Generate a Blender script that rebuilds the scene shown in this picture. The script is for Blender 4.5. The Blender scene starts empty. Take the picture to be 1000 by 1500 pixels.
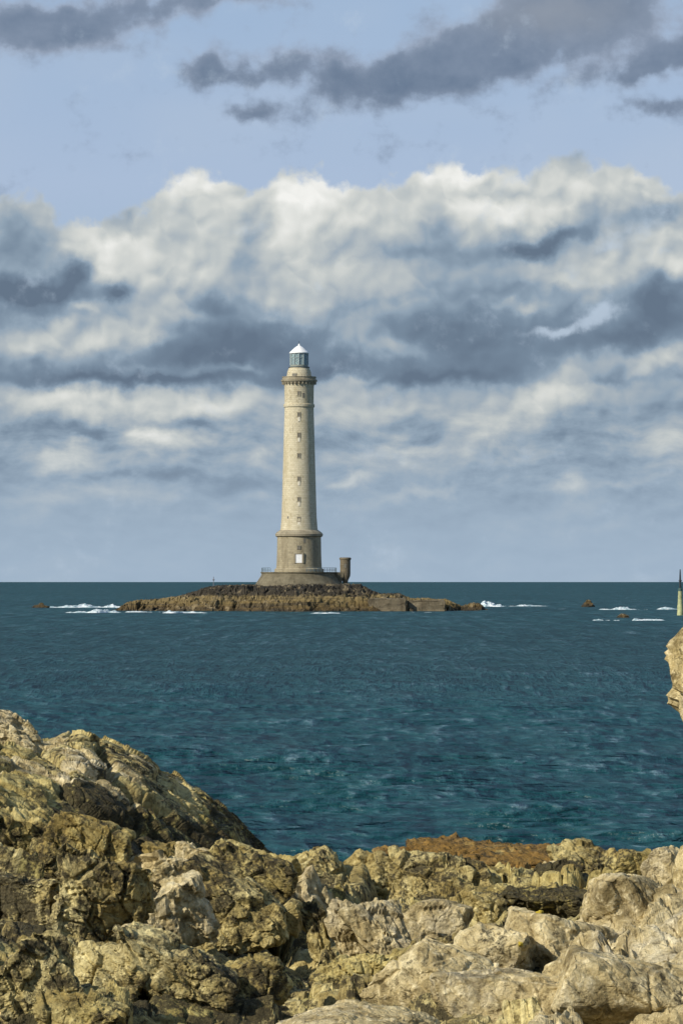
import bpy, bmesh, math, random
import numpy as np
from mathutils import Vector, Matrix

scn = bpy.context.scene
COL = scn.collection
R = math.radians
CAMZ = 6.2          # eye height above the sea, metres
FPX = 5570.0        # focal length in pixels of the 1000 x 1500 photograph
HOR = 852.0         # horizon row

# ---------------------------------------------------------------- camera
cam = bpy.data.cameras.new('camera')
cam.sensor_fit = 'VERTICAL'
cam.sensor_height = 36.0
cam.lens = 36.0 * FPX / 1500.0
cam.clip_start = 0.5
cam.clip_end = 90000
camo = bpy.data.objects.new('camera', cam)
COL.objects.link(camo)
camo.location = (0, 0, CAMZ)
camo.rotation_euler = (R(90) + math.atan((HOR - 750) / FPX), 0, 0)
scn.camera = camo

# ---------------------------------------------------------------- exposure
vs = scn.view_settings
vs.view_transform = 'Standard'
vs.look = 'None'
vs.exposure = 0.0
vs.gamma = 1.0
vs.use_curve_mapping = False
scn.cycles.use_adaptive_sampling = True
scn.cycles.adaptive_threshold = 0.02
scn.cycles.adaptive_min_samples = 8
scn.cycles.max_bounces = 6
scn.cycles.diffuse_bounces = 3
scn.cycles.glossy_bounces = 3
scn.cycles.transmission_bounces = 4

# ---------------------------------------------------------------- sun
SUN_EL, SUN_AZ = R(31), R(231)      # azimuth clockwise from +Y (the view direction)
sdir = Vector((math.sin(SUN_AZ) * math.cos(SUN_EL), math.cos(SUN_AZ) * math.cos(SUN_EL), math.sin(SUN_EL)))
sun = bpy.data.lights.new('sun', 'SUN')
sun.energy = 5.0
sun.angle = R(0.5)
sun.color = (1.0, 0.93, 0.80)
suno = bpy.data.objects.new('sun', sun)
COL.objects.link(suno)
suno.rotation_euler = sdir.to_track_quat('Z', 'Y').to_euler()

# ---------------------------------------------------------------- node helpers
class NT:
    """small wrapper that lets node maths be written as expressions"""
    def __init__(s, tree):
        s.t = tree
        tree.nodes.clear()
    def n(s, typ, **kw):
        nd = s.t.nodes.new(typ)
        for k, v in kw.items():
            setattr(nd, k, v)
        return nd
    def l(s, a, b):
        s.t.links.new(a.s if isinstance(a, E) else a, b)
    def put(s, sock, v):
        if isinstance(v, E): s.l(v, sock)
        elif isinstance(v, bpy.types.NodeSocket): s.l(v, sock)
        else: sock.default_value = v
    def m(s, op, *a, clamp=False):
        nd = s.n('ShaderNodeMath', operation=op, use_clamp=clamp)
        for i, v in enumerate(a): s.put(nd.inputs[i], v)
        return E(s, nd.outputs[0])
    def noise(s, vec, scale, detail=4, rough=0.55, dist=0.0, lac=2.0, color=False, typ='FBM', dims='3D', gain=None, offset=None):
        nd = s.n('ShaderNodeTexNoise', noise_dimensions=dims, noise_type=typ)
        if gain is not None: nd.inputs['Gain'].default_value = gain
        if offset is not None: nd.inputs['Offset'].default_value = offset
        s.put(nd.inputs['Vector'], vec)
        nd.inputs['Scale'].default_value = scale
        nd.inputs['Detail'].default_value = detail
        nd.inputs['Roughness'].default_value = rough
        nd.inputs['Lacunarity'].default_value = lac
        nd.inputs['Distortion'].default_value = dist
        return E(s, nd.outputs['Color' if color else 'Fac'])
    def voro(s, vec, scale, feature='SMOOTH_F1', detail=0.0, rough=0.5, smooth=0.6, out='Distance', rand=1.0):
        nd = s.n('ShaderNodeTexVoronoi', feature=feature)
        s.put(nd.inputs['Vector'], vec)
        nd.inputs['Scale'].default_value = scale
        if 'Detail' in nd.inputs: nd.inputs['Detail'].default_value = detail
        if 'Roughness' in nd.inputs: nd.inputs['Roughness'].default_value = rough
        if feature == 'SMOOTH_F1': nd.inputs['Smoothness'].default_value = smooth
        nd.inputs['Randomness'].default_value = rand
        return E(s, nd.outputs[out])
    def xyz(s, x, y, z):
        nd = s.n('ShaderNodeCombineXYZ')
        s.put(nd.inputs[0], x); s.put(nd.inputs[1], y); s.put(nd.inputs[2], z)
        return E(s, nd.outputs[0])
    def vm(s, op, a, b=None, out=0):
        nd = s.n('ShaderNodeVectorMath', operation=op)
        s.put(nd.inputs[0], a)
        if b is not None: s.put(nd.inputs[3 if op == 'SCALE' else 1], b)
        return E(s, nd.outputs[out])
    def sep(s, v):
        nd = s.n('ShaderNodeSeparateXYZ'); s.put(nd.inputs[0], v)
        return [E(s, o) for o in nd.outputs]
    def mapping(s, v, loc=(0, 0, 0), rot=(0, 0, 0), scale=(1, 1, 1), typ='POINT'):
        nd = s.n('ShaderNodeMapping', vector_type=typ)
        s.put(nd.inputs['Vector'], v)
        nd.inputs['Location'].default_value = loc
        nd.inputs['Rotation'].default_value = rot
        nd.inputs['Scale'].default_value = scale
        return E(s, nd.outputs[0])
    def step(s, v, lo, hi, a=0.0, b=1.0):
        nd = s.n('ShaderNodeMapRange', interpolation_type='SMOOTHSTEP')
        s.put(nd.inputs['Value'], v)
        for k, x in (('From Min', lo), ('From Max', hi), ('To Min', a), ('To Max', b)): s.put(nd.inputs[k], x)
        return E(s, nd.outputs[0])
    def lin(s, v, lo, hi, a=0.0, b=1.0):
        nd = s.n('ShaderNodeMapRange')
        s.put(nd.inputs['Value'], v)
        for k, x in (('From Min', lo), ('From Max', hi), ('To Min', a), ('To Max', b)): s.put(nd.inputs[k], x)
        return E(s, nd.outputs[0])
    def ramp(s, v, stops, interp='LINEAR'):
        nd = s.n('ShaderNodeValToRGB')
        s.put(nd.inputs[0], v)
        cr = nd.color_ramp; cr.interpolation = interp
        while len(cr.elements) < len(stops): cr.elements.new(0.5)
        for e, (p, c) in zip(cr.elements, stops):
            e.position = p; e.color = (c[0], c[1], c[2], 1)
        return E(s, nd.outputs[0])
    def curve(s, v, pts, x0, x1, y0, y1):
        """piecewise curve through pts (x,y) given in the ranges x0..x1, y0..y1"""
        nd = s.n('ShaderNodeFloatCurve')
        s.put(nd.inputs['Value'], s.lin(v, x0, x1, 0, 1))
        c = nd.mapping.curves[0]
        q = [((x - x0) / (x1 - x0), (y - y0) / (y1 - y0)) for x, y in pts]
        while len(c.points) < len(q): c.points.new(0.5, 0.5)
        for p, (x, y) in zip(c.points, q): p.location = (x, y)
        nd.mapping.update()
        return E(s, nd.outputs[0]) * (y1 - y0) + y0
    def mix(s, f, a, b, blend='MIX'):
        nd = s.n('ShaderNodeMix', data_type='RGBA', blend_type=blend)
        s.put(nd.inputs['Factor'], f)
        for k, v in ((6, a), (7, b)):
            if isinstance(v, tuple): v = (v[0], v[1], v[2], 1)
            s.put(nd.inputs[k], v)
        return E(s, nd.outputs[2])

class E:
    def __init__(s, nt, sock): s.nt, s.s = nt, sock
    def __add__(s, o): return s.nt.m('ADD', s, o)
    __radd__ = __add__
    def __mul__(s, o): return s.nt.m('MULTIPLY', s, o)
    __rmul__ = __mul__
    def __sub__(s, o): return s.nt.m('SUBTRACT', s, o)
    def __rsub__(s, o): return s.nt.m('SUBTRACT', o, s)
    def __truediv__(s, o): return s.nt.m('DIVIDE', s, o)
    def __neg__(s): return s.nt.m('MULTIPLY', s, -1.0)
    def clamp(s): return s.nt.m('ADD', s, 0.0, clamp=True)
    def max(s, o): return s.nt.m('MAXIMUM', s, o)
    def min(s, o): return s.nt.m('MINIMUM', s, o)

# ---------------------------------------------------------------- sky
def build_sky():
    W = bpy.data.worlds.new('World')
    scn.world = W
    W.use_nodes = True
    t = NT(W.node_tree)
    SK = 0.1
    tc = t.n('ShaderNodeTexCoord')
    d = E(t, tc.outputs['Generated'])
    dx, dy, dz = t.sep(d)
    # bearing and height of a direction, counted in units of 1/5570 rad from the lighthouse bearing
    az = t.m('ARCTAN2', dx, dy)
    el = t.m('ARCSINE', dz)
    X = az * FPX + 500.0
    Y = 852.0 - el * FPX
    P = t.xyz(X, Y, 0.0)
    def warpv(v, scale, amt, detail=3, seed=0.0):
        c = t.noise(t.vm('ADD', v, (seed, seed * 1.7, 0)), scale, detail, 0.5, color=True, dims='2D')
        c = t.vm('SUBTRACT', c, (0.5, 0.5, 0.5))
        return t.vm('ADD', v, t.vm('SCALE', c, amt))
    Pw = warpv(P, 0.009, 30, 1, 31.0)
    Pw2 = warpv(P, 0.022, 38, 5, 77.0)
    Xw, Yw, _ = t.sep(Pw2)

    def gauss(lst, base=0.0, vec=None):
        acc = base
        for (x, y, rx, ry, ang, amp) in lst:
            ca, sa = math.cos(R(ang)), math.sin(R(ang))
            u = t.m('MULTIPLY_ADD', Xw, ca / rx, t.m('MULTIPLY_ADD', Yw, sa / rx, -(x * ca + y * sa) / rx))
            v = t.m('MULTIPLY_ADD', Xw, -sa / ry, t.m('MULTIPLY_ADD', Yw, ca / ry, (x * sa - y * ca) / ry))
            g = t.m('EXPONENT', t.m('MULTIPLY', t.m('MULTIPLY_ADD', u, u, v * v), -1.0))
            acc = t.m('MULTIPLY_ADD', g, amp, acc)
        return acc

    # billowing relief: bright where a puff faces the sun (up and to the left)
    def stretch(v, ox, oy, sx, sy):
        return t.vm('MULTIPLY', t.vm('ADD', v, (ox, oy, 0)), (sx, sy, 1))
    def relief(vec, sy, scale, off, detail, rough, seed):
        kw = dict(detail=detail, rough=rough, dims='2D')
        a = t.noise(stretch(vec, seed, seed, 1, sy), scale, **kw)
        b = t.noise(stretch(vec, seed + off[0], seed + off[1], 1, sy), scale, **kw)
        # folding the noise about its middle gives round puffs with sharp creases between
        return t.m('ABSOLUTE', a - .5) - t.m('ABSOLUTE', b - .5)
    r1 = relief(Pw2, 1.1, 0.0085, (-11, -17), 2.5, 0.4, 300.0)
    r2 = relief(P, 1.05, 0.0165, (-7, -11), 2.2, 0.40, 900.0)
    n1 = t.noise(stretch(Pw, 0, 0, 1, 1.4), 0.010, 6, 0.5, dims='2D')
    n2 = t.noise(stretch(Pw, 900, 40, 0.6, 1.35), 0.012, 6, 0.55, dims='2D')     # stretched, for the low sky
    n2b = t.noise(stretch(Pw, 892, 30, 0.6, 1.35), 0.012, 6, 0.55, dims='2D')

    # ---- clear sky: Nishita veiled by thin high cloud
    sky = t.n('ShaderNodeTexSky', sky_type='NISHITA')
    sky.sun_disc = False
    sky.sun_elevation = SUN_EL
    sky.sun_rotation = SUN_AZ
    sky.air_density = 1.0; sky.dust_density = 0.6; sky.ozone_density = 2.0
    nish = t.mix(1.0, E(t, sky.outputs[0]), (SK, SK, SK), 'MULTIPLY')
    veil = t.ramp(t.lin(Y, -600, 852), [(0.0, (.20, .36, .62)), (0.42, (.35, .475, .67)), (0.60, (.405, .505, .69)), (0.75, (.335, .455, .625)), (1.0, (.36, .47, .60))])
    patch = t.noise(stretch(P, 0, 0, .6, 1.2), 0.004, 3, 0.5, dims='2D')
    veil = t.mix(t.step(patch, .35, .75, 0, .35), veil, (.475, .555, .69))
    base = t.mix(t.step(Y, -7000, -300, 0.0, 0.86), nish, veil)

    # ---- dark drifting clouds, high in the picture
    hi = gauss([
        (570, 120, 110, 36, -12, 1.15), (700, 85, 140, 48, -14, 1.25), (830, 35, 130, 52, -18, 1.2), (900, -30, 150, 50, -15, 1.0),
        (302, 102, 26, 36, 10, 1.25), (350, 118, 40, 18, 0, .8), (415, 100, 60, 26, -4, 1.2), (372, 170, 50, 13, 0, .95), (488, 112, 20, 26, 10, .8),
        (920, 112, 70, 18, -10, .9), (990, 80, 70, 36, -20, 1.0), (900, 60, 60, 40, -30, .35), (965, 160, 60, 12, 10, .75), (880, 215, 18, 6, 0, .35), (800, 130, 36, 8, -25, .3),
        (40, 42, 90, 38, 0, 1.1), (150, 40, 110, 30, -8, 1.0), (230, 14, 80, 16, 0, .6), (330, 0, 110, 13, 0, .8), (-120, 60, 120, 50, 0, .8), (1120, 60, 120, 50, 0, .7),
    ])
    nh = t.noise(stretch(P, 33, 5, 1, 1.25), 0.016, 7, 0.58, dims='2D')
    himask = t.step(hi + (nh - 0.5) * 1.7, 0.08, 1.0)
    over = t.vm('DIVIDE', d, t.xyz(dz.max(.03), dz.max(.03), dz.max(.03)))
    far_hi = t.step(t.noise(over, 0.9, 6, 0.55, dims='2D'), .50, .66) * t.step(Y, -120, -420)
    himask = himask.max(far_hi)
    hb = t.step(hi, .5, 1.3) * 0.6 + t.step(Yw, 60, 170) * .35 + (nh - .5) * 0.9
    hicol = t.ramp(hb.clamp(), [(0.0, (.33, .385, .49)), (.35, (.215, .27, .365)), (1.0, (.115, .165, .25))])
    hicol = t.mix(gauss([(810, 25, 110, 34, 0, .7)]), hicol, (.28, .31, .36))
    c = t.mix(himask * .9, base, hicol)

    # ---- the big cumulus bank
    top = t.curve(Xw, [(-400, 300), (-100, 310), (0, 296), (45, 292), (85, 322), (150, 326), (205, 312), (245, 268), (285, 252), (330, 262), (370, 280), (410, 262), (455, 254), (520, 272), (570, 270),
                      (620, 250), (665, 242), (720, 256), (780, 250), (830, 238), (900, 244), (960, 262), (1010, 285), (1100, 260), (1400, 300)], -400, 1400, 200, 400)
    bw = t.noise(P, 0.040, 5, .62, dims='2D')
    dist = Yw - top - (r1 * 60 + r2 * 30) + (bw - .5) * 26
    alpha = t.step(dist, -8, 12)
    # brightness plan of the bank, 0 slate .. 1 sunlit white
    prof = t.curve(Yw, [(150, .84), (270, .84), (330, .72), (400, .56), (450, .36), (500, .20), (545, .22), (575, .46), (620, .50), (690, .42), (760, .40), (852, .44), (1000, .44)], 150, 1000, 0, 1)
    plan = gauss([
        # lit heads
        (290, 275, 55, 22, 0, .25), (455, 280, 60, 30, 0, .25), (660, 258, 75, 15, 0, .3), (145, 375, 45, 50, -40, .36), (330, 350, 60, 50, 0, .1), (430, 345, 50, 45, 0, .22), (245, 420, 60, 45, 0, .24),
        (560, 330, 70, 40, 0, .10), (740, 315, 80, 22, 0, .16), (80, 500, 110, 26, -6, .42), (200, 485, 70, 28, -20, .26), (120, 452, 30, 10, 0, .35), (430, 445, 100, 24, 8, .22), (560, 430, 50, 35, 0, .2),
        (560, 505, 65, 18, 10, .32), (860, 400, 90, 26, 0, .24), (985, 390, 40, 22, 20, .3), (760, 447, 35, 8, 0, .25), (960, 530, 70, 22, -10, .38), (525, 555, 28, 9, -10, .3), (830, 545, 60, 18, -25, .22),
        (900, 300, 110, 30, 0, .02), (990, 345, 40, 10, 0, .12),
        # shadowed folds
        (25, 350, 46, 42, 0, -.26), (115, 395, 30, 30, 0, -.58), (50, 430, 62, 24, 5, -.50), (170, 430, 22, 12, 0, -.42), (372, 340, 18, 40, 25, -.22), (640, 335, 22, 26, 0, -.26), (620, 372, 110, 16, 5, -.22),
        (820, 352, 60, 14, -18, -.42), (760, 368, 60, 16, 8, -.30), (950, 312, 80, 20, 0, -.30), (310, 445, 50, 22, 20, -.22), (330, 500, 90, 24, 0, -.14), (720, 425, 70, 26, 0, -.08), (960, 430, 42, 42, 0, -.34), (900, 500, 80, 22, -10, -.14),
        (100, 365, 20, 20, 0, .1), (690, 520, 90, 30, 0, -.06),
        # the middle band
        (60, 600, 80, 28, 0, .12), (170, 595, 90, 24, 0, .26), (215, 642, 45, 14, 0, .34), (330, 590, 90, 16, -4, .26), (90, 670, 50, 16, -20, .30), (130, 632, 34, 16, 0, -.30), (60, 625, 38, 20, 0, -.22), (290, 622, 50, 9, 0, -.18),
        (210, 700, 150, 10, 0, -.16), (250, 660, 100, 20, -8, .14), (70, 735, 50, 16, 0, .26), (150, 720, 60, 16, 0, .12), (380, 728, 26, 10, -10, .22), (380, 680, 24, 14, -30, .18), (330, 715, 60, 14, -5, -.1),
        (200, 557, 170, 12, 0, -.26), (230, 545, 60, 8, 0, .16), (340, 540, 60, 7, 0, .2), (500, 590, 60, 22, 0, .20), (90, 582, 120, 12, 0, .16), (400, 470, 130, 10, 3, .10), (330, 520, 150, 22, 0, -.10), (640, 480, 120, 34, 0, -.12), (250, 372, 70, 24, 0, .10), (470, 400, 60, 30, 0, .10), (420, 300, 22, 26, 10, .14), (520, 310, 40, 22, 0, .10), (200, 330, 50, 16, 0, -.06), (350, 395, 30, 26, 20, -.12), (690, 300, 60, 22, 0, .10), (870, 275, 90, 14, 0, .10), (620, 585, 90, 12, 10, .06), (560, 612, 50, 16, -20, .1), (700, 645, 80, 20, -30, .13), (745, 600, 60, 34, -20, .08), (820, 572, 60, 26, -25, .26), (600, 660, 70, 12, -10, .14),
        (510, 705, 34, 10, -10, .3), (620, 722, 90, 9, -8, .26), (835, 712, 36, 14, 0, .34), (910, 708, 26, 8, 0, .14), (980, 655, 40, 34, 0, .14), (850, 655, 80, 24, 0, -.16), (780, 690, 80, 14, 0, -.06), (900, 600, 70, 20, 0, -.04), (900, 560, 60, 8, 0, -.12), (600, 625, 50, 10, 0, -.14), (520, 640, 50, 10, 0, -.06),
        (640, 555, 120, 14, 0, -.18), (450, 545, 60, 16, 0, -.12)
    ])
    low = t.step(Yw, 640, 800)            # everything calms down towards the horizon
    up = 1.0 - t.step(Yw, 540, 660)
    bright = prof + plan * (1.6 - low * .8)
    lit = t.step(bright, .12, .62, .38, 1.0) * (r1 * 1.45 + r2 * .95) * (up * .62 + .20) * (1.0 - low * .7)
    bright = bright + lit + (n1 - .5) * t.lin(up, 0, 1, .32, .16) * (1.0 - low * .3) + ((n2 - .5) * .9 + (n2 - n2b) * 1.3) * (1.0 - up) * t.lin(low, 0, 1, .75, .25)
    col = t.ramp((bright * .70 + .03).clamp(), [(0.0, (.130, .180, .25)), (.18, (.190, .26, .345)), (.33, (.285, .37, .46)), (.46, (.39, .45, .50)), (.60, (.52, .56, .565)), (.74, (.66, .68, .655)), (.88, (.78, .79, .76)), (1.0, (.90, .90, .87))])
    # air near the horizon
    col = t.mix(t.step(Y, 600, 850, 0, .72), col, (.385, .495, .625))
    c = t.mix(alpha, c, col)
    # holes with blue behind
    hole = gauss([(860, 470, 66, 13, -24, .85), (806, 488, 40, 8, -5, .6), (880, 362, 60, 18, -20, .55), (975, 372, 30, 8, 0, .4)]) + (bw - .5) * .9 + (n1 - .5) * 1.2
    c = t.mix(t.step(hole, .1, 1.0) * .8, c, (.50, .60, .72))
    # below the horizon: dull sea light
    c = t.mix(t.step(Y, 856, 960), c, (.10, .17, .20))
    # outside the picture the bank thins out upward by itself (alpha) and continues sideways
    bg = t.n('ShaderNodeBackground')
    bg.inputs['Strength'].default_value = SK
    t.l(t.mix(1.0, c, (1 / SK, 1 / SK, 1 / SK), 'MULTIPLY'), bg.inputs['Color'])
    out = t.n('ShaderNodeOutputWorld')
    t.l(bg.outputs[0], out.inputs['Surface'])
    W.cycles.sampling_method = 'MANUAL'
    W.cycles.sample_map_resolution = 512
build_sky()

# ---------------------------------------------------------------- mesh and naming helpers
def at(px, py, Y):
    """point of the place seen at a pixel of the photograph when it stands Y metres ahead"""
    return Vector(((px - 500.0) / FPX * Y, Y, CAMZ + (HOR - py) / FPX * Y))

def mesh_np(name, V, F, mat, smooth=False, parent=None, loc=None):
    """V (n,3) vertices, F (m,k) faces, all of one size"""
    me = bpy.data.meshes.new(name)
    n, (m, k) = len(V), F.shape
    me.vertices.add(n)
    me.vertices.foreach_set('co', np.asarray(V, np.float32).ravel())
    me.loops.add(m * k)
    me.loops.foreach_set('vertex_index', np.asarray(F, np.int32).ravel())
    me.polygons.add(m)
    me.polygons.foreach_set('loop_start', np.arange(0, m * k, k, dtype=np.int32))
    me.polygons.foreach_set('use_smooth', np.full(m, smooth))
    me.update(calc_edges=True)
    me.materials.append(mat)
    o = bpy.data.objects.new(name, me)
    COL.objects.link(o)
    if loc is not None: o.location = loc
    if parent: o.parent = parent
    return o

def obj(name, bm, mat, parent=None, loc=None, smooth=False, angle=None):
    me = bpy.data.meshes.new(name)
    bmesh.ops.recalc_face_normals(bm, faces=bm.faces)
    for f in bm.faces: f.smooth = smooth
    if angle is not None:
        for e in bm.edges:
            if len(e.link_faces) == 2 and e.calc_face_angle(0) > angle: e.smooth = False
    bm.to_mesh(me); bm.free()
    me.materials.append(mat)
    o = bpy.data.objects.new(name, me)
    COL.objects.link(o)
    if loc is not None: o.location = loc
    if parent: o.parent = parent
    return o

def tag(o, label=None, cat=None, group=None, kind=None):
    for k, v in (('label', label), ('category', cat), ('group', group), ('kind', kind)):
        if v: o[k] = v
    return o

def thing(name, label, cat, loc=(0, 0, 0), rz=0.0, group=None):
    o = bpy.data.objects.new(name, None)
    COL.objects.link(o)
    o.location = loc; o.rotation_euler = (0, 0, rz)
    o.empty_display_size = 0.5
    return tag(o, label, cat, group)

def lathe(bm, prof, seg=48, cap0=True, cap1=True, a0=0.0, a1=2 * math.pi):
    """prof: list of (radius, z)"""
    full = abs(a1 - a0 - 2 * math.pi) < 1e-6
    n = seg if full else seg + 1
    rings = []
    for r, z in prof:
        rings.append([bm.verts.new((r * math.cos(a0 + (a1 - a0) * i / seg), r * math.sin(a0 + (a1 - a0) * i / seg), z)) for i in range(n)])
    for a, b in zip(rings[:-1], rings[1:]):
        for i in range(seg):
            j = (i + 1) % n
            bm.faces.new((a[i], a[j], b[j], b[i]))
    if full and cap0: bm.faces.new(rings[0][::-1])
    if full and cap1: bm.faces.new(rings[-1])
    return rings

def box(bm, x0, x1, y0, y1, z0, z1, M=None):
    vs = [bm.verts.new((x, y, z)) for z in (z0, z1) for x, y in ((x0, y0), (x1, y0), (x1, y1), (x0, y1))]
    for f in ((0, 3, 2, 1), (4, 5, 6, 7), (0, 1, 5, 4), (1, 2, 6, 5), (2, 3, 7, 6), (3, 0, 4, 7)):
        bm.faces.new([vs[i] for i in f])
    if M is not None:
        for v in vs: v.co = M @ v.co
    return vs

def bar(bm, p, q, r, seg=8, r2=None):
    p, q = Vector(p), Vector(q)
    d = q - p
    M = Matrix.Translation(p) @ d.to_track_quat('Z', 'Y').to_matrix().to_4x4()
    rings = []
    for k, rr in ((0, r), (d.length, r if r2 is None else r2)):
        rings.append([bm.verts.new(M @ Vector((rr * math.cos(2 * math.pi * i / seg), rr * math.sin(2 * math.pi * i / seg), k))) for i in range(seg)])
    for i in range(seg):
        bm.faces.new((rings[0][i], rings[0][(i + 1) % seg], rings[1][(i + 1) % seg], rings[1][i]))
    bm.faces.new(rings[0][::-1]); bm.faces.new(rings[1])

# ---------------------------------------------------------------- numpy noise
def _h(ix, iy, iz, s):
    h = (ix.astype(np.uint32) * np.uint32(374761393)) ^ (iy.astype(np.uint32) * np.uint32(668265263)) ^ (iz.astype(np.uint32) * np.uint32(2246822519)) ^ np.uint32((s * 3266489917) & 0xffffffff)
    h = (h ^ (h >> np.uint32(15))) * np.uint32(2246822519)
    h = (h ^ (h >> np.uint32(13))) * np.uint32(3266489917)
    return h ^ (h >> np.uint32(16))
def _f(h, k=0):
    if k: h = (h * np.uint32(747796405 + 2 * k)) ^ np.uint32(k * 2891336453 & 0xffffffff); h = h ^ (h >> np.uint32(15))
    return (h & np.uint32(0xffffff)).astype(np.float32) / np.float32(0xffffff)

def vnoise(P, s=0):
    """smooth value noise, -1..1"""
    I = np.floor(P); W = (P - I).astype(np.float32); I = I.astype(np.int64)
    W = W * W * W * (W * (W * 6 - 15) + 10)
    out = 0
    for dx in (0, 1):
        wx = W[:, 0] if dx else 1 - W[:, 0]
        for dy in (0, 1):
            wy = W[:, 1] if dy else 1 - W[:, 1]
            for dz in (0, 1):
                wz = W[:, 2] if dz else 1 - W[:, 2]
                out = out + wx * wy * wz * _f(_h(I[:, 0] + dx, I[:, 1] + dy, I[:, 2] + dz, s))
    return out * 2 - 1

def fbm(P, oct=4, rough=0.5, s=0, ridged=False):
    a, t, tot = 1.0, 0, 0
    for o in range(oct):
        v = vnoise(P * (2.03 ** o) + 17.3 * o, s + o)
        if ridged: v = 1 - 2 * np.abs(v)
        t = t + a * v; tot += a; a *= rough
    return t / tot

def chips(P, s=0, tilt=1.0, jit=1.0):
    """broken-rock noise: every cell of a Voronoi pattern is a flat facet with a tilt and a height of its own.
    returns (height, distance to the joint)"""
    I = np.floor(P).astype(np.int64)
    n = len(P)
    d1 = np.full(n, 9e9, np.float32); d2 = np.full(n, 9e9, np.float32); val = np.zeros(n, np.float32)
    P = P.astype(np.float32)
    for dx in (-1, 0, 1):
        for dy in (-1, 0, 1):
            for dz in (-1, 0, 1):
                jx, jy, jz = I[:, 0] + dx, I[:, 1] + dy, I[:, 2] + dz
                h = _h(jx, jy, jz, s)
                fx = jx + .5 + (_f(h) - .5) * jit; fy = jy + .5 + (_f(h, 1) - .5) * jit; fz = jz + .5 + (_f(h, 2) - .5) * jit
                ex, ey, ez = (P[:, 0] - fx).astype(np.float32), (P[:, 1] - fy).astype(np.float32), (P[:, 2] - fz).astype(np.float32)
                dd = ex * ex + ey * ey + ez * ez
                v = (_f(h, 3) - .5) + tilt * (ex * (_f(h, 4) - .5) + ey * (_f(h, 5) - .5) + ez * (_f(h, 6) - .5)) * 2
                near = dd < d1
                d2 = np.where(near, d1, np.minimum(d2, dd))
                val = np.where(near, v, val)
                d1 = np.where(near, dd, d1)
    return val, np.sqrt(d2) - np.sqrt(d1)

def vnormals(V, F):
    a = V[F[:, 1]] - V[F[:, 0]]; b = V[F[:, -1]] - V[F[:, 0]]
    fn = np.cross(a, b)
    N = np.zeros_like(V)
    for k in range(F.shape[1]):
        for c in range(3): N[:, c] += np.bincount(F[:, k], fn[:, c], len(V))
    return N / (np.linalg.norm(N, axis=1, keepdims=True) + 1e-12)

def grid_faces(nr, nc):
    i = np.arange(nr - 1)[:, None] * nc + np.arange(nc - 1)[None, :]
    return np.stack([i, i + 1, i + nc + 1, i + nc], -1).reshape(-1, 4)

def sstep(x, a, b):
    t = np.clip((x - a) / (b - a), 0, 1)
    return t * t * (3 - 2 * t)

# ---------------------------------------------------------------- materials
def material(name):
    m = bpy.data.materials.new(name)
    m.use_nodes = True
    t = NT(m.node_tree)
    out = t.n('ShaderNodeOutputMaterial')
    b = t.n('ShaderNodeBsdfPrincipled')
    t.l(b.outputs[0], out.inputs['Surface'])
    return m, t, b, out

def bump(t, b, h, strength, dist, normal=None):
    nd = t.n('ShaderNodeBump')
    nd.inputs['Strength'].default_value = strength
    nd.inputs['Distance'].default_value = dist
    t.l(h, nd.inputs['Height'])
    if normal is not None: t.l(normal, nd.inputs['Normal'])
    if b is not None: t.l(nd.outputs[0], b.inputs['Normal'])
    return E(t, nd.outputs[0])

def pos(t):
    return E(t, t.n('ShaderNodeNewGeometry').outputs['Position'])

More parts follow.
